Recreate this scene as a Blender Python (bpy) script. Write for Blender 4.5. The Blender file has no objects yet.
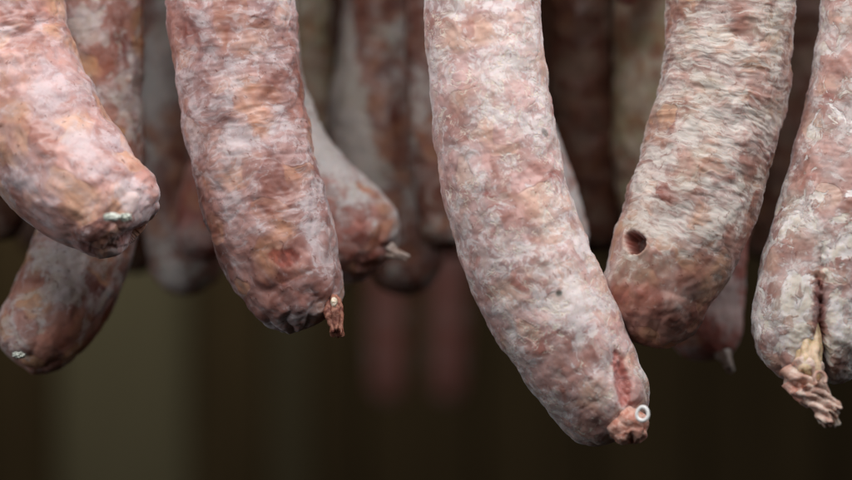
import bpy, math, random
import numpy as np
from mathutils import Vector

sc = bpy.context.scene
C = sc.collection
D, S = 0.75, 2800.0          # focus distance (m); photo pixels per metre in the plane y = 0
FW, FH = 852.0, 480.0

def at(px, py, y):
    k = (D + y) / D
    return np.array([(px - FW/2)/S*k, y, (FH/2 - py)/S*k])

# ------------------------------------------------------------------ noise
_r = np.random.RandomState(11)
_perm = _r.permutation(256).astype(np.int64)
_perm = np.concatenate([_perm, _perm, _perm])
_g = _r.normal(size=(256, 3)); _g /= np.linalg.norm(_g, axis=1)[:, None]

def perlin(p):
    i = np.floor(p).astype(np.int64); f = p - i
    u = f*f*f*(f*(f*6-15)+10)
    i &= 255
    out = 0
    for dx in (0, 1):
        wx = u[:, 0] if dx else 1-u[:, 0]
        for dy in (0, 1):
            wy = u[:, 1] if dy else 1-u[:, 1]
            for dz in (0, 1):
                wz = u[:, 2] if dz else 1-u[:, 2]
                h = _perm[_perm[_perm[(i[:, 0]+dx) & 255] + ((i[:, 1]+dy) & 255)] + ((i[:, 2]+dz) & 255)]
                g = _g[h]
                d = g[:, 0]*(f[:, 0]-dx) + g[:, 1]*(f[:, 1]-dy) + g[:, 2]*(f[:, 2]-dz)
                out = out + wx*wy*wz*d
    return out*1.5

def fbm(p, o=3, rough=0.5):
    a, s, t = 1.0, 0, 0
    for k in range(o):
        s = s + a*perlin(p*(2.03**k) + 17.3*k); t += a; a *= rough
    return s/t

def smooth(x, a, b):
    t = np.clip((x-a)/(b-a), 0, 1); return t*t*(3-2*t)

# ------------------------------------------------------------------ mesh helpers
def grid_mesh(name, P, rest, mark, mat, parent, fold=None, cap_start=True):
    """P: (rows, cols, 3) closed round the columns; last row collapses to a point."""
    R, K = P.shape[:2]
    verts = P.reshape(-1, 3)
    a = np.arange(R-1)[:, None]*K; j = np.arange(K)[None, :]; j2 = (j+1) % K
    q = np.stack([a+j, a+K+j, a+K+j2, a+j2], -1).reshape(-1, 4)
    me = bpy.data.meshes.new(name)
    me.vertices.add(len(verts)); me.vertices.foreach_set('co', verts.ravel())
    nq = len(q)
    extra = 2
    me.loops.add(nq*4 + extra*K); me.polygons.add(nq+extra)
    loops = np.concatenate([q.ravel(), np.arange(K)[::1], (R-1)*K+np.arange(K)[::-1]])
    me.loops.foreach_set('vertex_index', loops.astype(np.int32))
    st = np.concatenate([np.arange(nq)*4, [nq*4, nq*4+K]]).astype(np.int32)
    me.polygons.foreach_set('loop_start', st)
    me.update(calc_edges=True)
    me.validate()
    me.polygons.foreach_set('use_smooth', np.ones(len(me.polygons), dtype=bool))
    at_ = me.attributes.new('rest', 'FLOAT_VECTOR', 'POINT'); at_.data.foreach_set('vector', rest.reshape(-1, 3).ravel())
    m_ = me.attributes.new('mark', 'FLOAT_VECTOR', 'POINT'); m_.data.foreach_set('vector', mark.reshape(-1, 3).ravel())
    me.materials.append(mat)
    o = bpy.data.objects.new(name, me); C.objects.link(o)
    if parent is not None:
        o.parent = parent
        o.matrix_parent_inverse.identity()
        o.location = -Vector(parent.location)
    return o

def catmull(pts, step):
    pts = np.array(pts, float)
    e0 = 2*pts[0]-pts[1]; e1 = 2*pts[-1]-pts[-2]
    Q = np.vstack([e0, pts, e1]); out = []
    for i in range(1, len(Q)-2):
        t = np.linspace(0, 1, 60, endpoint=False)[:, None]
        p0, p1, p2, p3 = Q[i-1], Q[i], Q[i+1], Q[i+2]
        out.append(.5*((2*p1)+(-p0+p2)*t+(2*p0-5*p1+4*p2-p3)*t*t+(-p0+3*p1-3*p2+p3)*t**3))
    out.append(Q[-2][None]); P = np.vstack(out)
    # light smoothing then resample by arc length
    for _ in range(600):
        P[1:-1] = .25*P[:-2]+.5*P[1:-1]+.25*P[2:]
    s = np.concatenate([[0], np.cumsum(np.linalg.norm(np.diff(P[:, :3], axis=0), axis=1))])
    n = max(8, int(s[-1]/step)); ss = np.linspace(0, s[-1], n)
    return np.stack([np.interp(ss, s, P[:, k]) for k in range(P.shape[1])], 1), ss

def frames(P):
    T = np.gradient(P, axis=0); T /= np.linalg.norm(T, axis=1)[:, None]
    n = np.array([0, -1., 0]); N = []
    for t in T:
        n = n - t*n.dot(t); n /= np.linalg.norm(n); N.append(n.copy())
    N = np.array(N); B = np.cross(T, N)
    return T, N, B

def build_tube(pts, K, step, capk=1.0, power=2.0):
    """pts: rows of (x, y, z, r). Returns centre, direction basis per row/col and normals."""
    A, ss = catmull(pts, step)
    T, N, B = frames(A[:, :3])
    re = A[-1, 3]; L = re*capk
    m = max(10, int(re*1.6/step))
    ph = np.linspace(0, math.pi/2, m+1)[1:]
    cen = A[-1, :3] + T[-1]*(np.sin(ph)*L)[:, None]
    rr = re*np.power(np.clip(np.cos(ph), 0, 1), 2.0/power)
    rr[-1] = re*0.01
    Cn = np.vstack([A[:, :3], cen]); Rr = np.concatenate([A[:, 3], rr])
    Tn = np.vstack([T, np.repeat(T[-1:], m, 0)]); Nn = np.vstack([N, np.repeat(N[-1:], m, 0)]); Bn = np.vstack([B, np.repeat(B[-1:], m, 0)])
    sl = np.concatenate([ss, ss[-1] + np.sin(ph)*L])
    phi = np.concatenate([np.zeros(len(ss)), ph])
    th = np.linspace(0, 2*math.pi, K, endpoint=False)
    rad = Nn[:, None]*np.cos(th)[None, :, None] + Bn[:, None]*np.sin(th)[None, :, None]
    nor = rad*np.cos(phi)[:, None, None] + Tn[:, None]*np.sin(phi)[:, None, None]
    P = Cn[:, None] + rad*Rr[:, None, None]
    endd = (sl[-1]-sl)
    RR = np.concatenate([A[:, 3], np.full(m, re)])
    # rest coordinates (cm): a straightened sausage, arc length also followed over the cap
    slr = np.concatenate([ss, ss[-1] + re*ph])
    rest = np.empty_like(P)
    rest[..., 0] = (Rr[:, None]*np.cos(th))*100; rest[..., 1] = (Rr[:, None]*np.sin(th))*100; rest[..., 2] = slr[:, None]*100
    return P, nor, rest, endd, RR, th, Cn, Tn

# ------------------------------------------------------------------ materials
def nd(nt, typ, **kw):
    n = nt.nodes.new(typ)
    for k, v in kw.items():
        if k.startswith('i_'):
            n.inputs[k[2:].replace('_', ' ')].default_value = v
        else: setattr(n, k, v)
    return n

class NT:
    def __init__(s, name):
        s.m = bpy.data.materials.new(name); s.m.use_nodes = True; s.t = s.m.node_tree
        s.t.nodes.clear()
        s.out = s.t.nodes.new('ShaderNodeOutputMaterial'); s.b = s.t.nodes.new('ShaderNodeBsdfPrincipled')
        s.t.links.new(s.b.outputs[0], s.out.inputs['Surface'])
    def put(s, sock, v):
        if isinstance(v, bpy.types.NodeSocket): s.t.links.new(v, sock)
        else: sock.default_value = v
    def vm(s, op, a, b=None):
        n = s.t.nodes.new('ShaderNodeVectorMath'); n.operation = op
        s.put(n.inputs[0], a)
        if b is not None: s.put(n.inputs[3] if op == 'SCALE' else n.inputs[1], b)
        return n.outputs['Value'] if op in ('LENGTH', 'DOT_PRODUCT') else n.outputs[0]
    def mm(s, op, a, b=0.0, c=None, clamp=False):
        n = s.t.nodes.new('ShaderNodeMath'); n.operation = op; n.use_clamp = clamp
        s.put(n.inputs[0], a); s.put(n.inputs[1], b)
        if c is not None: s.put(n.inputs[2], c)
        return n.outputs[0]
    def noise(s, v, scale, detail=4, rough=.55, dist=0.0, col=False, typ='FBM'):
        n = s.t.nodes.new('ShaderNodeTexNoise'); n.noise_dimensions = '3D'; n.noise_type = typ
        s.put(n.inputs['Vector'], v); n.inputs['Scale'].default_value = scale; n.inputs['Detail'].default_value = detail
        n.inputs['Roughness'].default_value = rough; n.inputs['Distortion'].default_value = dist
        return n.outputs['Color'] if col else n.outputs[0]
    def step(s, v, a, b, lo=0.0, hi=1.0):
        n = s.t.nodes.new('ShaderNodeMapRange'); n.interpolation_type = 'SMOOTHSTEP'; n.clamp = True
        s.put(n.inputs[0], v); s.put(n.inputs[1], a); s.put(n.inputs[2], b); s.put(n.inputs[3], lo); s.put(n.inputs[4], hi)
        return n.outputs[0]
    def mix(s, f, a, b, mode='MIX'):
        n = s.t.nodes.new('ShaderNodeMix'); n.data_type = 'RGBA'; n.blend_type = mode
        s.put(n.inputs[0], f); s.put(n.inputs[6], a if isinstance(a, bpy.types.NodeSocket) else (*a, 1)); s.put(n.inputs[7], b if isinstance(b, bpy.types.NodeSocket) else (*b, 1))
        return n.outputs[2]
    def attr(s, name):
        n = s.t.nodes.new('ShaderNodeAttribute'); n.attribute_name = name; return n.outputs['Vector']
    def sep(s, v):
        n = s.t.nodes.new('ShaderNodeSeparateXYZ'); s.put(n.inputs[0], v); return n.outputs

def sausage_mat(name, seed, mould=.5, mould_col=(.70, .60, .61), film=.6, crumb=.5, worm=0.0, wrinkle=.0, flake=.0,
                deep=(.16, .035, .022), pink=(.48, .19, .15), fat_col=(.64, .33, .20), fat=.4, red=.4, green=.2, bump=1.0, fs=1.0, rough=.42, edge=1.0, fuzz=0.0):
    """casing over coarse meat: pieces of pink meat, red meat and fat seen softly through a skin, with cloudy, then crumbly bloom on it."""
    n = NT(name)
    r = n.vm('ADD', n.vm('SCALE', n.attr('rest'), fs), (seed*13.7, seed*7.1, seed*3.3))
    mk = n.sep(n.attr('mark'))
    wob = n.vm('SCALE', n.vm('SUBTRACT', n.noise(r, 1.1, 2, .5, col=True), (.5, .5, .5)), .75)
    rw = n.vm('ADD', r, wob)
    # pieces of meat and fat
    v = n.t.nodes.new('ShaderNodeTexVoronoi'); v.feature = 'SMOOTH_F1'; v.inputs['Scale'].default_value = 1.05; v.inputs['Smoothness'].default_value = .55
    n.put(v.inputs['Vector'], n.vm('MULTIPLY', rw, (1, 1, 1.2)))
    cs = n.sep(v.outputs['Color'])
    col = n.mix(n.step(cs[2], .30, .75), (pink[0]*.72, pink[1]*.62, pink[2]*.58), (pink[0]*1.12, pink[1]*1.2, pink[2]*1.25))
    fm = n.step(cs[0], .80-fat*.7, .95-fat*.7)
    fm = n.mm('MULTIPLY', fm, n.step(v.outputs['Distance'], .75, .30))
    col = n.mix(n.mm('MULTIPLY', fm, .85), col, fat_col)
    rm = n.mm('MULTIPLY', n.step(cs[1], .95-red*.7, 1.05-red*.7), n.step(v.outputs['Distance'], .70, .2))
    col = n.mix(n.mm('MULTIPLY', rm, .75), col, (deep[0]*1.3, deep[1]*.95, deep[2]*.9))
    fib = n.noise(rw, 2.6, 4, .55, .4)
    col = n.mix(n.step(fib, .48, .30, 0, .32), col, deep)
    # cloudy bloom
    fl = n.noise(rw, .60, 2, .5)
    cl = n.noise(rw, 1.5, 4, .58, .5)
    base = n.mm('ADD', n.mm('ADD', n.mm('MULTIPLY', fl, .45), n.mm('MULTIPLY', cl, .55)), n.mm('MULTIPLY', mk[1], 1.0))
    base = n.mm('SUBTRACT', base, n.mm('MULTIPLY', fm, .035))
    wrn = None
    keep = n.step(mk[1], -.085, -.0)
    if wrinkle > 0:
        # uneven folds lying across the sausage, branching, coming and going
        wv = n.vm('MULTIPLY', rw, (.55, .55, 2.3))
        wa = n.noise(wv, 1.75, 3, .45, .25)
        wrn = n.mm('SUBTRACT', 1.0, n.mm('MULTIPLY', n.mm('ABSOLUTE', n.mm('SUBTRACT', wa, .5)), 5.0), clamp=True)
        wrn = n.mm('MULTIPLY', wrn, n.mm('MULTIPLY', n.step(n.noise(r, .55, 2), .36, .56, .25, 1), keep))
        base = n.mm('ADD', base, n.mm('MULTIPLY', n.mm('SUBTRACT', wrn, .35), .09*wrinkle))
    cen = .62 - .24*mould
    filmf = n.mm('ADD', n.mm('MULTIPLY', n.step(base, cen-.07*edge, cen+.09*edge), film*.70), n.mm('MULTIPLY', n.step(base, cen-.26, cen+.04), film*.30))
    mg = (mould_col[0]*.84, mould_col[1]*.92, mould_col[2]*.74)
    mcol = n.mix(n.step(n.noise(r, .7, 2), .45, .68, 0, green*2), mould_col, mg)
    col = n.mix(filmf, col, mcol)
    hi = (min(.84, mould_col[0]*1.18), min(.82, mould_col[1]*1.24), min(.80, mould_col[2]*1.20))
    # crumbly lace of bloom, only where the bloom is already
    cr = n.noise(n.vm('ADD', rw, (31, 5, 9)), 3.6, 5, .66, .9)
    crm = n.step(n.mm('ADD', cr, n.mm('MULTIPLY', n.mm('SUBTRACT', base, cen), 1.1)), .535, .60)
    col = n.mix(n.mm('MULTIPLY', crm, crumb), col, hi)
    height = n.mm('ADD', n.mm('MULTIPLY', cl, .32), n.mm('MULTIPLY', crm, .14*crumb))
    height = n.mm('ADD', height, n.mm('MULTIPLY', fm, .42))
    if wrn is not None:
        sk = n.noise(n.vm('MULTIPLY', rw, (.7, .7, 3.0)), 1.7, 4, .58, .25)
        skm = n.mm('MULTIPLY', n.step(n.mm('ADD', sk, n.mm('MULTIPLY', n.mm('SUBTRACT', base, cen), .6)), .53, .62), keep)
        col = n.mix(n.mm('MULTIPLY', skm, min(1, .65*wrinkle)), col, hi)
        height = n.mm('ADD', height, n.mm('MULTIPLY', wrn, .36*wrinkle))
        height = n.mm('ADD', height, n.mm('MULTIPLY', skm, .10*wrinkle))
    if worm > 0:
        wn = n.noise(n.vm('ADD', rw, (3, 8, 1)), 1.7, 3, .55, 1.4)
        ridge = n.step(n.mm('ABSOLUTE', n.mm('SUBTRACT', wn, .5)), .034, .010)
        ridge = n.mm('MULTIPLY', ridge, n.step(n.noise(r, .8, 2), .46, .56))
        ridge = n.mm('MULTIPLY', ridge, n.step(n.noise(r, 5, 2), .38, .50))
        col = n.mix(n.mm('MULTIPLY', ridge, worm), col, (.80, .70, .60))
        height = n.mm('ADD', height, n.mm('MULTIPLY', ridge, .30))
    if flake > 0:
        fk = n.noise(n.vm('ADD', rw, (51, 15, 2)), 1.35, 6, .60, .7)
        fkm = n.step(n.mm('ADD', fk, n.mm('ADD', n.mm('MULTIPLY', n.mm('SUBTRACT', fl, .5), .5), mk[1])), .53, .57)
        fcol = n.mix(n.step(n.noise(r, 2.8, 3), .38, .62), (.76, .71, .70), (.64, .58, .50))
        col = n.mix(n.mm('MULTIPLY', fkm, flake), col, fcol)
        height = n.mm('ADD', height, n.mm('MULTIPLY', fkm, .50*flake))
    # pits
    sp = n.step(n.noise(n.vm('ADD', r, (7, 77, 5)), 5.2, 3, .6, .5), .635, .70)
    col = n.mix(n.mm('MULTIPLY', sp, .55), col, (deep[0]*1.1, deep[1]*1.5, deep[2]*1.6))
    height = n.mm('SUBTRACT', height, n.mm('MULTIPLY', sp, .15))
    col = n.mix(mk[0], col, n.mix(n.step(n.noise(r, 3, 3), .38, .62), (deep[0]*1.1, deep[1]*.8, deep[2]*.8), (pink[0]*.85, pink[1]*.45, pink[2]*.42)))
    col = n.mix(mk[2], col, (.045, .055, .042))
    n.put(n.b.inputs['Base Color'], col)
    allm = n.mm('ADD', filmf, n.mm('MULTIPLY', crm, .4), clamp=True)
    n.put(n.b.inputs['Roughness'], n.mm('SUBTRACT', n.step(allm, 0, .8, rough, .78), n.mm('MULTIPLY', mk[0], .12)))
    n.b.inputs['Specular IOR Level'].default_value = .5 if fuzz else .25
    n.b.inputs['Subsurface Weight'].default_value = .25
    n.b.inputs['Subsurface Radius'].default_value = (1.0, .40, .26)
    n.b.inputs['Subsurface Scale'].default_value = .0030
    if fuzz: n.put(n.b.inputs['Sheen Weight'], n.mm('ADD', n.mm('MULTIPLY', allm, .45*fuzz), .12*fuzz))
    n.b.inputs['Sheen Roughness'].default_value = .35
    n.b.inputs['Sheen Tint'].default_value = (.92, .92, 1, 1)
    bp = n.t.nodes.new('ShaderNodeBump'); bp.inputs['Strength'].default_value = 1.0; bp.inputs['Distance'].default_value = .0009*bump
    n.put(bp.inputs['Height'], height)
    n.put(n.b.inputs['Normal'], bp.outputs[0])
    return n.m

def simple_mat(name, c1, c2, scale, rough=.5, bump=.0004, spec=.5, metal=0.0, sss=0.0, coord='rest', coat=0.0):
    n = NT(name)
    if coord == 'rest': v = n.attr('rest')
    else:
        tc = n.t.nodes.new('ShaderNodeTexCoord'); v = n.vm('SCALE', tc.outputs['Object'], 100.0)
    f = n.noise(v, scale, 5, .6, .5)
    n.put(n.b.inputs['Base Color'], n.mix(n.step(f, .38, .62), c1, c2))
    n.b.inputs['Roughness'].default_value = rough; n.b.inputs['Metallic'].default_value = metal
    n.b.inputs['Specular IOR Level'].default_value = spec
    n.b.inputs['Coat Weight'].default_value = coat; n.b.inputs['Coat Roughness'].default_value = .2
    if sss: n.b.inputs['Subsurface Weight'].default_value = sss; n.b.inputs['Subsurface Radius'].default_value = (1, .4, .25); n.b.inputs['Subsurface Scale'].default_value = .002
    bp = n.t.nodes.new('ShaderNodeBump'); bp.inputs['Strength'].default_value = 1; bp.inputs['Distance'].default_value = bump
    n.put(bp.inputs['Height'], n.noise(v, scale*2.2, 5, .65, .4)); n.put(n.b.inputs['Normal'], bp.outputs[0])
    return n.m

# ------------------------------------------------------------------ the sausage builder
def thing(name, label, loc, group, cat='sausage'):
    o = bpy.data.objects.new(name, None); C.objects.link(o); o.location = Vector(loc)
    o.empty_display_size = .01
    o['label'] = label; o['category'] = cat
    if group: o['group'] = group
    return o

def sausage(name, label, pts, mat, seed, K=300, step=.0005, lump=.0010, wr=.0004, fine=.00018, capk=1.0, power=2.0, pleat=.0,
            pleat_n=9, feats=(), group='cured sausages hanging in rows', ext=0.06):
    """pts: (px, py, depth, radius px) from the top of the picture downwards."""
    W = []
    for px, py, y, r in pts:
        c = at(px, py, y); W.append([*c, r/S*(D+y)/D])
    W = np.array(W)
    d = W[0, :3]-W[1, :3]; d /= np.linalg.norm(d)
    top = []; c = W[0, :3].copy(); nst = max(3, int(ext/.02))
    for i in range(nst):
        b = min(1, (i+.5)/9); dd = d*(1-b)+np.array([0, 0, 1.])*b; dd /= np.linalg.norm(dd)
        c = c+dd*(ext/nst); top.insert(0, [*c, W[0, 3]])
    W = np.vstack([top, W])
    P, nor, rest, endd, RR, th, Cn, Tn = build_tube(W, K, step, capk, power)
    shp = P.shape
    q = rest.reshape(-1, 3) + np.array([seed*3.1, seed*5.7, seed*1.9])
    disp = lump*fbm(q*.75, 3, .45)*1.6
    disp += .45*lump*fbm(q*1.9+9, 2)
    qs = q*np.array([.55, .55, 2.7]) + .5*np.stack([perlin(q*.8), perlin(q*.8+5), perlin(q*.8+11)], 1)
    rg = 1-np.abs(fbm(qs*1.15, 3, .55))*3.0
    disp += wr*rg*smooth(np.repeat(endd, shp[1]), .022, .05)
    disp += fine*fbm(q*5.0, 3, .6)*1.5
    disp = disp.reshape(shp[:2])
    if pleat:
        w = np.exp(-(endd/(RR*.75))**2)[:, None]
        ph = fbm(np.stack([np.zeros(shp[0]*shp[1]), q[:, 2]*.6, q[:, 0]*.3], 1), 2).reshape(shp[:2])*2
        disp += pleat*w*(np.abs(np.cos(th[None, :]*pleat_n/2+ph*2+seed))-.6)
    # fade displacement at the pole so the cap stays closed
    fade = smooth(endd, 0, RR[-1]*.10)[:, None]
    P = P + nor*(disp*fade)[..., None]
    mark = np.zeros_like(P)
    # local features on the camera side: px, py, half length, half width, angle, depth(m), kind, sharp
    for (fx, fy, a, b, ang, dep, kind, amt) in feats:
        y = P[..., 1]; k = (D+y)/D
        X = P[..., 0]/k*S + FW/2; Y = FH/2 - P[..., 2]/k*S
        ca, sa = math.cos(math.radians(ang)), math.sin(math.radians(ang))
        u = ((X-fx)*ca + (Y-fy)*sa)/a; w = (-(X-fx)*sa + (Y-fy)*ca)/b
        jit = fbm(q*3.0+3, 3).reshape(shp[:2])*.45 if kind != 'hole' else fbm(q*3.0+3, 3).reshape(shp[:2])*.42
        rr = np.sqrt(u*u+w*w)+jit
        facing = nor[..., 1] < .15
        if kind in ('hole',):
            f = smooth(rr, 1.0, .72)*facing
            rim = np.exp(-((rr-1.18)/.16)**2)*facing
            P = P + nor*((-dep*f + .0003*rim))[..., None]
            mark[..., 0] = np.maximum(mark[..., 0], smooth(rr, 1.05, .85)*facing*amt)
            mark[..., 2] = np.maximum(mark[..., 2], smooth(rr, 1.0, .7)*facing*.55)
        elif kind == 'red':
            f = smooth(rr, 1.25, .2)*facing
            P = P - nor*(dep*f)[..., None]
            mark[..., 0] = np.maximum(mark[..., 0], smooth(rr, 1.1, .75)*facing*amt)
        elif kind == 'dent':
            f = np.exp(-rr**2*1.3)*facing
            P = P - nor*(dep*f)[..., None]
        elif kind == 'mould':
            mark[..., 1] += smooth(rr, 1.2, .4)*facing*amt
        elif kind == 'spot':
            mark[..., 2] = np.maximum(mark[..., 2], smooth(rr, 1.1, .5)*facing*amt)
    base = Cn[-1]
    t = thing(name, label, Cn[0], group)
    grid_mesh('casing', P, rest, mark, mat, t)
    return t, Cn[-1], Tn[-1]

def tied_end(parent, a, b, radii, mat, seed, name='knot', pleat=.25, rag=.0006, K=96, n=7, bend=None, twist=.25):
    """gathered casing between world points a and b; radii (m) along it, pleated, ragged at the far end."""
    a = np.array(a, float); b = np.array(b, float)
    m = a+(b-a)*.5 + (np.array(bend) if bend is not None else 0)
    pts = []
    k = len(radii)
    for i, r in enumerate(radii):
        t = i/(k-1); c = a*(1-t)**2 + 2*m*t*(1-t) + b*t*t
        pts.append([*c, r])
    P, nor, rest, endd, RR, th, Cn, Tn = build_tube(np.array(pts), K, .00018, .5, 3.0)
    q = rest.reshape(-1, 3)*1.0 + seed*7.7
    sh = P.shape[:2]
    tw = rest[..., 2]*twist*4
    ph = perlin(q*1.3).reshape(sh)*1.6
    f = pleat*(np.abs(np.cos(th[None]*n/2 + ph + tw))-.55)
    rad = np.maximum(np.linalg.norm(P-Cn[:, None], axis=2), 1e-6)
    disp = f*rad + rag*fbm(q*2.6, 2, .45).reshape(sh)*1.8
    endw = np.exp(-(endd/(.0022))**2)[:, None]
    P = P + nor*(disp)[..., None]
    P = P + Tn[:, None]*(endw*rag*4*np.round(fbm(np.stack([np.cos(th)*2.5, np.sin(th)*2.5, th*0+seed], 1), 2)*3)[None, :]*.6)[..., None]
    mark = np.zeros_like(P)
    return grid_mesh(name, P, rest, mark, mat, parent)

def ring(parent, c, R, r, nrm, mat, name='clip_ring', arc=2*math.pi, start=0, squash=1.0):
    K, M = 24, 64
    nrm = np.array(nrm, float); nrm /= np.linalg.norm(nrm)
    u = np.cross(nrm, [0, 0, 1.]); u /= np.linalg.norm(u); v = np.cross(nrm, u)
    verts = []; faces = []
    closed = arc > 6.28
    M2 = M if closed else M+1
    for i in range(M2):
        a = start+arc*i/M; d = u*math.cos(a)+v*math.sin(a)*squash
        cc = np.array(c)+d*R
        for j in range(K):
            b = 2*math.pi*j/K
            verts.append(tuple(cc+(d*math.cos(b)+nrm*math.sin(b))*r*(1+.08*math.sin(3*a+j*.3))))
    for i in range(M if closed else M2-1):
        for j in range(K):
            i2 = (i+1) % M2
            faces.append((i*K+j, i*K+(j+1) % K, i2*K+(j+1) % K, i2*K+j))
    if not closed:
        faces.append(tuple(range(K))); faces.append(tuple((M2-1)*K+j for j in reversed(range(K))))
    me = bpy.data.meshes.new(name); me.from_pydata(verts, [], faces); me.update()
    for p in me.polygons: p.use_smooth = True
    at_ = me.attributes.new('rest', 'FLOAT_VECTOR', 'POINT'); at_.data.foreach_set('vector', (np.array(verts)*100).ravel())
    me.materials.append(mat)
    o = bpy.data.objects.new(name, me); C.objects.link(o); o.parent = parent; o.location = -Vector(parent.location)
    return o

def blob(parent, c, size, mat, seed, name, amp=.25):
    n, K = 40, 64
    ph = np.linspace(.02, math.pi-.02, n); th = np.linspace(0, 2*math.pi, K, endpoint=False)
    d = np.stack([np.sin(ph)[:, None]*np.cos(th), np.sin(ph)[:, None]*np.sin(th), np.cos(ph)[:, None]*np.ones(K)], -1)
    k = 1+amp*fbm(d.reshape(-1, 3)*1.8+seed*3, 3).reshape(n, K)*1.6
    P = np.array(c)+d*np.array(size)*k[..., None]
    return grid_mesh(name, P, P*100, np.zeros_like(P), mat, parent)

#--SCENE--
M = {}
M['a'] = sausage_mat('pink_casing_orange_fat', 1, mould=.46, film=.60, crumb=.24, fat=.62, red=.35, fat_col=(.72, .40, .25), pink=(.54, .255, .205), edge=1.5, mould_col=(.66, .57, .61),
                     green=.05, bump=.45, fs=.78, rough=.34, fuzz=1)
M['b'] = sausage_mat('wrinkled_brown_casing', 2, mould=.42, film=.55, crumb=.34, wrinkle=.45, fat=.40, red=.5, fat_col=(.55, .27, .165), pink=(.38, .165, .13), edge=1.7, deep=(.14, .030, .018),
                     mould_col=(.58, .50, .53), green=.05, bump=.42, fs=.80, rough=.38, fuzz=1)
M['c'] = sausage_mat('pale_pink_mouldy_casing', 3, mould=.54, film=.56, crumb=.58, worm=.8, flake=.30, fat=.45, red=.25, fat_col=(.68, .43, .33), pink=(.57, .31, .27), edge=1.6, deep=(.26, .075, .055),
                     mould_col=(.68, .60, .62), green=.15, bump=.40, fs=.85, fuzz=1)
M['d'] = sausage_mat('tightly_wrinkled_casing', 4, mould=.56, film=.60, crumb=.30, wrinkle=.85, fat=.38, red=.45, fat_col=(.50, .28, .175), pink=(.38, .185, .145), edge=1.6, deep=(.15, .035, .02),
                     mould_col=(.53, .47, .45), green=.4, bump=.50, fs=.85, fuzz=1)
M['e'] = sausage_mat('flaking_mould_casing', 5, mould=.50, film=.60, crumb=.50, flake=.85, fat=.35, red=.35, fat_col=(.55, .35, .27), pink=(.43, .225, .185), deep=(.22, .07, .05), edge=1.3,
                     mould_col=(.55, .49, .49), green=.35, bump=.50, fs=.85, fuzz=1)
M['f'] = sausage_mat('brown_speckled_casing', 6, mould=.44, film=.62, crumb=.35, flake=.45, fat=.48, red=.55, fat_col=(.64, .34, .18), pink=(.44, .18, .125), deep=(.15, .03, .016),
                     green=.2, bump=.6, fs=.8)
M['g'] = sausage_mat('pale_bloomed_casing', 7, mould=.68, film=.78, crumb=.3, fat=.4, red=.4, fat_col=(.60, .28, .16), pink=(.46, .17, .13), mould_col=(.70, .68, .69), green=.1, bump=.5)
M['h'] = sausage_mat('shade_darkened_brown_casing', 8, mould=.35, film=.5, crumb=.15, fat=.4, red=.4, fat_col=(.12, .052, .028), pink=(.085, .030, .019), deep=(.04, .011, .006),
                     mould_col=(.15, .11, .085), green=.3, bump=.5)  # dry brown casing, darkened further so its colour carries the gaps' shade
M['i'] = sausage_mat('olive_bloomed_casing', 9, mould=.62, film=.7, crumb=.25, fat=.35, red=.3, fat_col=(.34, .20, .11), pink=(.26, .12, .07), mould_col=(.44, .39, .31), green=.8, bump=.5)
M['j'] = sausage_mat('red_cured_casing', 10, mould=.36, film=.55, crumb=.25, fat=.4, red=.5, fat_col=(.52, .22, .13), pink=(.42, .13, .10), deep=(.18, .03, .02), mould_col=(.54, .46, .45), green=.1, bump=.5)
M['k'] = sausage_mat('red_brown_casing', 12, mould=.36, film=.7, crumb=.2, fat=.35, red=.5, mould_col=(.58, .55, .53), pink=(.24, .085, .055), deep=(.11, .028, .016), fat_col=(.36, .16, .09), green=.2, bump=.5)
M['knot_pink'] = simple_mat('tied_casing_pink', (.50, .21, .15), (.72, .45, .37), 3.5, .38, .0006, .5, sss=.3)
M['knot_dark'] = simple_mat('tied_casing_dark', (.16, .04, .025), (.42, .19, .13), 4.5, .42, .0006, .5, sss=.2)
M['knot_cream'] = simple_mat('tied_casing_cream', (.46, .26, .20), (.72, .56, .48), 3.0, .42, .0006, .5, sss=.3)
M['membrane'] = simple_mat('yellowish_membrane', (.50, .36, .20), (.66, .50, .36), 2.0, .45, .0004, .5, sss=.5)
M['fat'] = simple_mat('fat_bead', (.72, .55, .40), (.80, .68, .54), 3.0, .35, .0002, .5, sss=.4)
M['ring'] = simple_mat('white_clip', (.80, .80, .78), (.86, .86, .85), 2.0, .35, .00005, .5)
M['metal'] = simple_mat('dull_metal_clip', (.42, .45, .38), (.74, .77, .70), 4.0, .40, .0003, .5, metal=.25)
M['tip_grey'] = simple_mat('tied_casing_grey', (.30, .20, .16), (.52, .44, .40), 3.0, .5, .0004, .4)

HI = dict(K=440, step=.00042, ext=.16)
MID = dict(K=220, step=.0008, ext=.14)
LO = dict(K=120, step=.0016, ext=.12)

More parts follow.
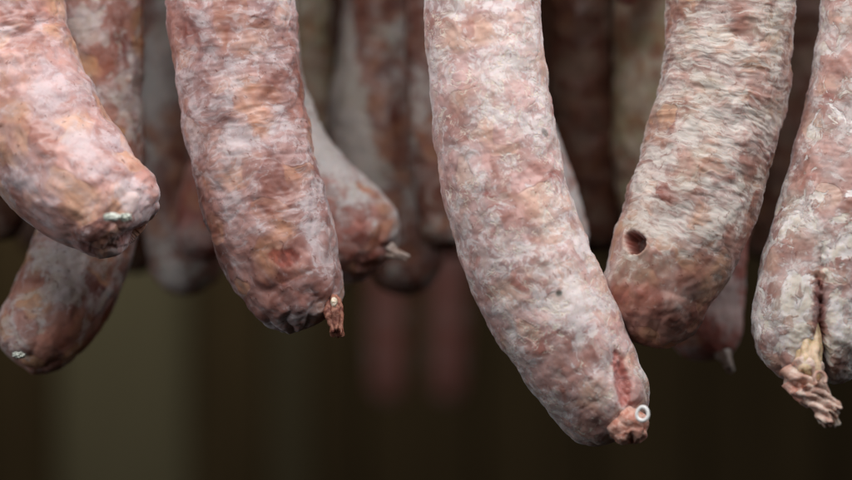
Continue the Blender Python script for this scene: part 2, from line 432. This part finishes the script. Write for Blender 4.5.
# ---- front row
t1, e1, d1 = sausage('sausage', 'thick pink sausage with orange fat spots and blunt clipped end, leftmost in the front row',
    [(-8, 0, .000, 70), (2, 50, .000, 69), (22, 100, -.004, 68), (50, 150, -.010, 67), (84, 187, -.016, 62), (106, 204, -.018, 54)],
    M['a'], 1, lump=.0014, wr=.00008, fine=.00007, capk=.80, power=2.6, pleat=.0011, pleat_n=6,
    feats=[(134, 236, 20, 7, -25, .0030, 'dent', 1), (100, 244, 34, 9, -12, .0004, 'red', .35), (135, 200, 24, 16, 60, 0, 'mould', .25), (103, 170, 22, 17, 0, -.0012, 'dent', 1), (60, 215, 30, 22, 30, -.001, 'dent', 1),
           (60, 120, 60, 16, 52, 0, 'mould', .10), (85, 205, 50, 26, 20, 0, 'mould', -.05)], **HI)
t2, e2, d2 = sausage('sausage', 'wrinkled brownish sausage with dark red spots and a dark tied nub at its end',
    [(231, 0, 0, 63), (236, 60, 0, 62.5), (245, 120, 0, 62), (258, 180, -.002, 62), (272, 230, -.003, 61), (284, 262, -.004, 57), (291, 279, -.004, 52)],
    M['b'], 2, lump=.0013, wr=.00020, fine=.00008, capk=1.0, power=2.3, pleat=.0014, pleat_n=10,
    feats=[(285, 258, 17, 10, 10, .0010, 'red', .75), (252, 205, 15, 9, -5, .0003, 'red', .15), (257, 118, 16, 11, 0, -.0007, 'dent', 1), (316, 235, 45, 12, 75, 0, 'mould', .16), (270, 285, 44, 36, 0, 0, 'mould', -.06), (245, 160, 26, 40, 0, 0, 'mould', -.03), (188, 120, 80, 12, 84, 0, 'mould', .10)], **HI)
t3, e3, d3 = sausage('sausage', 'long pale pink sausage reaching lowest of all, white ring at its tied tip',
    [(482, 0, -.008, 58), (487, 75, -.008, 60), (496, 145, -.008, 61), (510, 210, -.009, 62), (531, 268, -.010, 63), (559, 325, -.011, 61), (584, 371, -.012, 55.5), (597, 393, -.012, 51)],
    M['c'], 3, lump=.0010, wr=.00008, fine=.00012, capk=1.0, power=2.3, pleat=.0010, pleat_n=8,
    feats=[(623, 382, 31, 9, 80, .0022, 'red', .80), (604, 388, 20, 12, 60, -.0013, 'dent', 1), (609, 372, 4, 30, 8, .0008, 'dent', 1), (559, 293, 4, 4, 0, .0004, 'spot', .85), (545, 133, 6, 3, 60, .0002, 'spot', .55),
           (560, 300, 50, 30, 60, 0, 'mould', .07), (500, 110, 40, 50, 0, 0, 'mould', .05)], **HI)
t4, e4, d4 = sausage('sausage', 'closely wrinkled greyish sausage with a small round hole near its blunt end, bending left',
    [(731, 0, .004, 63), (728, 60, .004, 63.5), (716, 120, .003, 64), (700, 180, 0, 64), (681, 232, -.002, 64), (664, 270, -.003, 60), (657, 288, -.003, 56)],
    M['d'], 4, lump=.0012, wr=.00034, fine=.00008, capk=1.05, power=2.3, pleat=.0006, pleat_n=12,
    feats=[(635, 242, 11.5, 11.5, 0, .0065, 'hole', 1), (640, 300, 30, 22, 20, .0002, 'red', .35), (690, 318, 26, 15, -30, .0002, 'red', .28), (715, 110, 90, 50, 95, 0, 'mould', .05), (655, 310, 90, 66, -10, 0, 'mould', -.09), (631, 257, 8, 2.5, 12, -.0004, 'mould', .35)], **HI)
t5, e5, d5 = sausage('sausage', 'creased sausage with flaking white mould and a frayed cream knot, at the right edge',
    [(888, 0, 0, 64), (879, 60, 0, 64), (865, 130, 0, 64), (849, 200, -.002, 66), (833, 255, -.004, 67), (820, 300, -.006, 66), (815, 324, -.007, 63)],
    M['e'], 5, lump=.0010, wr=.00012, fine=.00018, capk=.98, power=2.4, pleat=.0014, pleat_n=6,
    feats=[(823, 338, 76, 7, 89, .0080, 'dent', 1), (817, 362, 30, 14, 91, .0030, 'dent', 1), (819, 312, 44, 7, 91, .0010, 'red', .6), (800, 345, 14, 30, 10, 0, 'mould', .15), (795, 290, 34, 26, 80, 0, 'mould', .12), (845, 320, 34, 24, 80, 0, 'mould', .10), (797, 352, 20, 11, 70, .001, 'dent', 1)], **HI)

# ends of the front row
def pw(px, py, y): return at(px, py, y)
rp = 1/S
tied_end(t3, pw(623, 407, -.022), pw(630, 434, -.026), [10*rp, 13*rp, 18*rp, 20*rp, 16*rp], M['knot_pink'], 3, n=5, pleat=.16, rag=.0003)
ring(t3, pw(642.5, 414, -.0355), 5.6*rp, 1.7*rp, (-.40, -1, .2), M['ring'], squash=1.15)
tied_end(t2, pw(331, 296, -.012), pw(336, 330, -.016), [5*rp, 8*rp, 8.5*rp, 7*rp, 6*rp], M['knot_dark'], 5, n=5, pleat=.35)
blob(t2, pw(334, 302, -.021), (3.2*rp, 3*rp, 4.6*rp), M['fat'], 2, 'fat_bead')
tied_end(t5, pw(797, 366, -.024), pw(817, 398, -.030), [17*rp, 18*rp, 13*rp, 9*rp], M['knot_cream'], 7, n=5, pleat=.55, rag=.0005, twist=.9)
tied_end(t5, pw(806, 386, -.031), pw(827, 417, -.034), [9*rp, 8*rp, 7*rp, 8*rp], M['knot_cream'], 12, name='frayed_twist', n=4, pleat=.6, rag=.0006, twist=1.6)
tied_end(t5, pw(816, 384, -.033), pw(837, 409, -.035), [7*rp, 6*rp, 4*rp, 5*rp], M['knot_cream'], 14, name='frayed_twist', n=3, pleat=.6, rag=.0005, twist=1.6)
tied_end(t5, pw(792, 380, -.028), pw(806, 404, -.030), [9*rp, 7*rp, 3*rp], M['knot_pink'], 15, name='frayed_twist', n=4, pleat=.5, rag=.0005, twist=1.2)
ring(t5, pw(820, 378, -.037), 6*rp, 1.7*rp, (.3, -1, .3), M['knot_cream'], name='casing_loop', arc=4.6, start=2.2)
tied_end(t5, pw(813, 322, -.020), pw(808, 372, -.028), [5*rp, 9*rp, 12*rp, 13*rp], M['membrane'], 9, name='gathered_casing', n=5, pleat=.35, rag=.0003)
blob(t1, pw(112, 217, -.043), (8*rp, 3*rp, 4*rp), M['metal'], 4, 'metal_clip', .3)
blob(t1, pw(125, 217, -.042), (6*rp, 3*rp, 3.5*rp), M['metal'], 9, 'metal_clip', .5)

# ---- second row
t6, e6, d6 = sausage('sausage', 'brown speckled sausage hanging behind the left edge one, its lower end showing beneath it',
    [(96, 0, .044, 46), (98, 80, .044, 44), (98, 150, .043, 46), (92, 215, .041, 48), (76, 270, .036, 50), (54, 312, .030, 49), (42, 328, .028, 45)],
    M['f'], 6, lump=.0010, wr=.0002, capk=.95, power=2.4, pleat=.0010, pleat_n=8,
    feats=[(104, 303, 18, 6, 115, 0, 'mould', .3), (70, 262, 50, 22, 120, 0, 'mould', .12), (60, 335, 50, 22, 130, 0, 'mould', -.10), (98, 325, 40, 8, 120, .0005, 'red', .6)], **MID)
blob(t6, pw(19, 355, .004), (6*rp, 3*rp, 3*rp), M['metal'], 6, 'metal_clip', .5)
t9, e9, d9 = sausage('sausage', 'pale grey sausage bending out to the right from behind the brownish wrinkled one',
    [(250, 0, .060, 46), (254, 60, .060, 46), (267, 120, .060, 46), (291, 168, .058, 47), (323, 207, .056, 50), (351, 233, .055, 50)],
    M['g'], 7, lump=.0010, wr=.0002, capk=.92, power=2.5, pleat=.0010, pleat_n=8,
    feats=[(358, 240, 46, 34, 40, 0, 'mould', -.16), (318, 130, 60, 20, 60, 0, 'mould', .2), (345, 278, 40, 9, 10, 0, 'red', .5), (350, 235, 14, 10, 0, 0, 'red', .3)], **MID)
tied_end(t9, pw(390, 251, .036), pw(404, 257, .032), [8*rp, 5*rp, 3.5*rp], M['tip_grey'], 3, n=5)
t15, _, _ = sausage('sausage', 'pale sausage almost hidden behind the long central one, only its right edge showing',
    [(512, 60, .062, 28), (526, 130, .062, 28), (548, 190, .062, 28), (563, 230, .062, 26)], M['g'], 15, capk=1.3, **MID)
t16, e16, _ = sausage('sausage', 'blurred reddish sausage end with a small tied tip, under the one with the hole',
    [(745, 60, .066, 34), (728, 150, .066, 36), (712, 220, .066, 39), (703, 280, .065, 41), (704, 316, .062, 40)], M['j'], 16, capk=1.12, power=2.4,
    feats=[(725, 290, 40, 14, 80, 0, 'mould', .25)], **MID)
tied_end(t16, pw(722, 352, .045), pw(728, 367, .043), [8*rp, 6*rp, 5*rp], M['tip_grey'], 5, n=5)

# ---- third row, out of focus
GR = 'blurred sausages of the back rows'
def back(label, pts, mat, seed, **kw):
    kw = {**LO, **kw}
    return sausage('sausage', label, pts, mat, seed, group=GR, lump=.0012, wr=.0002, **kw)
back('grey topped dim sausage between the speckled brown and wrinkled brownish ones',
    [(166, 0, .13, 28), (166, 80, .13, 28), (168, 150, .13, 30), (177, 215, .13, 35), (186, 260, .13, 37)], M['k'], 21, capk=.95,
    feats=[(165, 60, 110, 30, 90, 0, 'mould', .12)])
back('small red sausage end peeping past the left side of the wrinkled brownish one',
    [(230, 60, .10, 28), (224, 140, .10, 29), (210, 200, .10, 30), (203, 234, .10, 28)], M['j'], 22, capk=1.0)
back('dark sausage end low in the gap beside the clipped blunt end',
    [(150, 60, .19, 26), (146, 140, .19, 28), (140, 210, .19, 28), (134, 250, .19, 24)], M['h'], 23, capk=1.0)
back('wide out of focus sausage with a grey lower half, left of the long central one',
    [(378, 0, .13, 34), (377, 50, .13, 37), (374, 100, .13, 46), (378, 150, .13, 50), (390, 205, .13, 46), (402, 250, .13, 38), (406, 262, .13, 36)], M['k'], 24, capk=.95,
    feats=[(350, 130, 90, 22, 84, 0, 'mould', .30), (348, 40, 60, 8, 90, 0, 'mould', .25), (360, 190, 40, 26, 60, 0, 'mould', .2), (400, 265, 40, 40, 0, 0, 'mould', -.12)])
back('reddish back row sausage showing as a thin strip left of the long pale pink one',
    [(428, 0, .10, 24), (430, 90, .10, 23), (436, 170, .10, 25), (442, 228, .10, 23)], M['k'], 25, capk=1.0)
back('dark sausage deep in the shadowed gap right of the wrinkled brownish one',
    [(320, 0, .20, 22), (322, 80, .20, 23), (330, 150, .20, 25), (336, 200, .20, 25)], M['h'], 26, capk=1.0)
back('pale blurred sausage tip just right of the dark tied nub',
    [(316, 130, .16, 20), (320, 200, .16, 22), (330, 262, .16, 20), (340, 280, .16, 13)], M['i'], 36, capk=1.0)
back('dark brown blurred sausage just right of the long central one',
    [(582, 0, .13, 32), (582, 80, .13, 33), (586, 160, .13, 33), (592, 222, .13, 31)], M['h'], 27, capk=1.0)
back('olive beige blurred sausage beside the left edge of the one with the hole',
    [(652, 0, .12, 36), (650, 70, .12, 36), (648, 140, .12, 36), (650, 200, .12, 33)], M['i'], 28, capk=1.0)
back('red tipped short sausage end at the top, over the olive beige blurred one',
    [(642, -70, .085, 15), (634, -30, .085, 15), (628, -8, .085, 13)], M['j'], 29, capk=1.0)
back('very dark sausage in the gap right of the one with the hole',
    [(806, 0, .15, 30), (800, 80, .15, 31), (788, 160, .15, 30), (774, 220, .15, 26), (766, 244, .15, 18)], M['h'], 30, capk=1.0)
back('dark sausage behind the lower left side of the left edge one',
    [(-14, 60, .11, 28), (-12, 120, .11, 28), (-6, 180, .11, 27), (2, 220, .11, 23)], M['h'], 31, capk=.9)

# ---- rows farther back, filling the gaps with dark shapes
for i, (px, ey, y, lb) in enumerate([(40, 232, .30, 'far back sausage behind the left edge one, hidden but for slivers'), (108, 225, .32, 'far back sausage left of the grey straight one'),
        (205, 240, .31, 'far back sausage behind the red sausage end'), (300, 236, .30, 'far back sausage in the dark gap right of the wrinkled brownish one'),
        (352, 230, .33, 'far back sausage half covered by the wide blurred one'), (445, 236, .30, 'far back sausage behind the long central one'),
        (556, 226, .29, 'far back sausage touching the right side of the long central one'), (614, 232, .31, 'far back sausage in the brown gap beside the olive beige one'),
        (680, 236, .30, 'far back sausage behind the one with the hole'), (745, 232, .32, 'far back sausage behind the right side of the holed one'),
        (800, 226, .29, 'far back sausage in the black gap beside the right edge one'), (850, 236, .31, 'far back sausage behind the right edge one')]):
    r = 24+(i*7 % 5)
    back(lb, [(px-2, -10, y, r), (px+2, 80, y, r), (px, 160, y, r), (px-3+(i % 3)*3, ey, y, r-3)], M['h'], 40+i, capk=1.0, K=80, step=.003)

# far row seen below the others as pinkish uprights
for px, lb in ((388, 'left of the two pinkish far blurred sausages under the back rows'), (448, 'right of the two pinkish far blurred sausages under the back rows')):
    sausage('sausage', lb, [(px, 60, .85, 20), (px, 180, .85, 20), (px, 300, .85, 20), (px-1, 385, .85, 17)], M['j'], px, group='far sausages beyond the back rows', K=80, step=.005, lump=.001, ext=.1)

# ------------------------------------------------------------------ background wall of upright boards
def board_mat(name, c1, c2):
    n = NT(name)
    tc = n.t.nodes.new('ShaderNodeTexCoord')
    v = n.vm('MULTIPLY', tc.outputs['Object'], (9, 9, 1.2))
    f = n.noise(v, 2.2, 6, .6, .6)
    n.put(n.b.inputs['Base Color'], n.mix(n.step(f, .3, .7), c1, c2)); n.b.inputs['Roughness'].default_value = .85; n.b.inputs['Specular IOR Level'].default_value = .12
    bp = n.t.nodes.new('ShaderNodeBump'); bp.inputs['Distance'].default_value = .002
    n.put(bp.inputs['Height'], f); n.put(n.b.inputs['Normal'], bp.outputs[0])
    return n.m
bm_ol = board_mat('pale_olive_board', (.165, .15, .095), (.22, .20, .13))
bm_md = board_mat('weathered_board', (.105, .088, .055), (.14, .12, .075))
bm_dk = board_mat('dark_brown_board', (.076, .054, .029), (.11, .080, .042))
wall = bpy.data.objects.new('back_wall', None); C.objects.link(wall); wall['kind'] = 'structure'
YW = 1.5
def box(name, x0, x1, y0, y1, z0, z1, mat, parent, bev=.004):
    import bmesh
    bm = bmesh.new(); bmesh.ops.create_cube(bm, size=1)
    for v in bm.verts:
        v.co = Vector(((x0+x1)/2+v.co.x*(x1-x0), (y0+y1)/2+v.co.y*(y1-y0), (z0+z1)/2+v.co.z*(z1-z0)))
    bmesh.ops.bevel(bm, geom=bm.edges[:], offset=bev, segments=2, affect='EDGES')
    me = bpy.data.meshes.new(name); bm.to_mesh(me); bm.free(); me.materials.append(mat)
    o = bpy.data.objects.new(name, me); C.objects.link(o); o.parent = parent; return o
edges = [-900, -700, -520, -330, -150, -20, 55, 190, 268, 312, 362, 480, 590, 700, 830, 960, 1100, 1300, 1500, 1700]
mats_ = {55: bm_ol, 268: bm_md, -20: bm_dk, 190: bm_dk, 312: bm_dk}
for i in range(len(edges)-1):
    x0 = at(edges[i], 0, YW)[0]; x1 = at(edges[i+1], 0, YW)[0]
    m = mats_.get(edges[i], bm_dk)
    box('board', x0+.002, x1-.002, YW, YW+.02, -1.1, 1.3, m, wall)
box('backing', -3, 3, YW+.03, YW+.05, -1.1, 1.3, bm_dk, wall)

# ------------------------------------------------------------------ light
def area(name, loc, tgt, size, w, col):
    l = bpy.data.lights.new(name, 'AREA'); l.shape = 'RECTANGLE'; l.size, l.size_y = size; l.energy = w; l.color = col
    o = bpy.data.objects.new(name, l); C.objects.link(o); o.location = loc
    o.rotation_euler = (Vector(tgt)-Vector(loc)).to_track_quat('-Z', 'Y').to_euler()
    return o
area('key_lamp', (.04, -.27, .37), (0, 0, -.01), (.62, .16), 3.4, (1.0, .98, .965))
area('left_lamp', (-.66, -.42, .12), (-.08, 0, -.02), (.35, .5), 1.4, (.95, .97, 1.0))
area('right_lamp', (.70, -.12, .34), (.05, 0, 0), (.35, .5), 1.5, (.93, .96, 1.0))
area('wall_fill_light', (-.45, 1.08, .62), (-.40, 1.5, .10), (.3, .2), 1.8, (1.0, .89, .66))  # unseen fill, added to brighten the boards from above left
area('far_fill_light', (-.15, .40, .75), (-.05, .85, -.02), (.3, .2), .62, (1.0, .84, .66))  # added light without a visible source, lifts the two far pinkish sausages

w = bpy.data.worlds.new('World'); sc.world = w; w.use_nodes = True
bg = w.node_tree.nodes['Background']; bg.inputs[0].default_value = (1, .85, .68, 1); bg.inputs[1].default_value = .012

# ------------------------------------------------------------------ camera
cam = bpy.data.cameras.new('camera'); co = bpy.data.objects.new('camera', cam); C.objects.link(co)
co.location = (0, -D, 0); co.rotation_euler = (math.radians(90), 0, 0)
cam.sensor_width = 36; cam.lens = 36*D*S/FW
cam.clip_start = .01; cam.clip_end = 20
cam.dof.use_dof = True; cam.dof.focus_distance = D-.013; cam.dof.aperture_fstop = 3.5
sc.camera = co
vs = sc.view_settings; sc.display_settings.display_device = 'sRGB'
vs.view_transform = 'Standard'; vs.look = 'None'; vs.exposure = -.08; vs.gamma = 1
sc.cycles.use_denoising = True
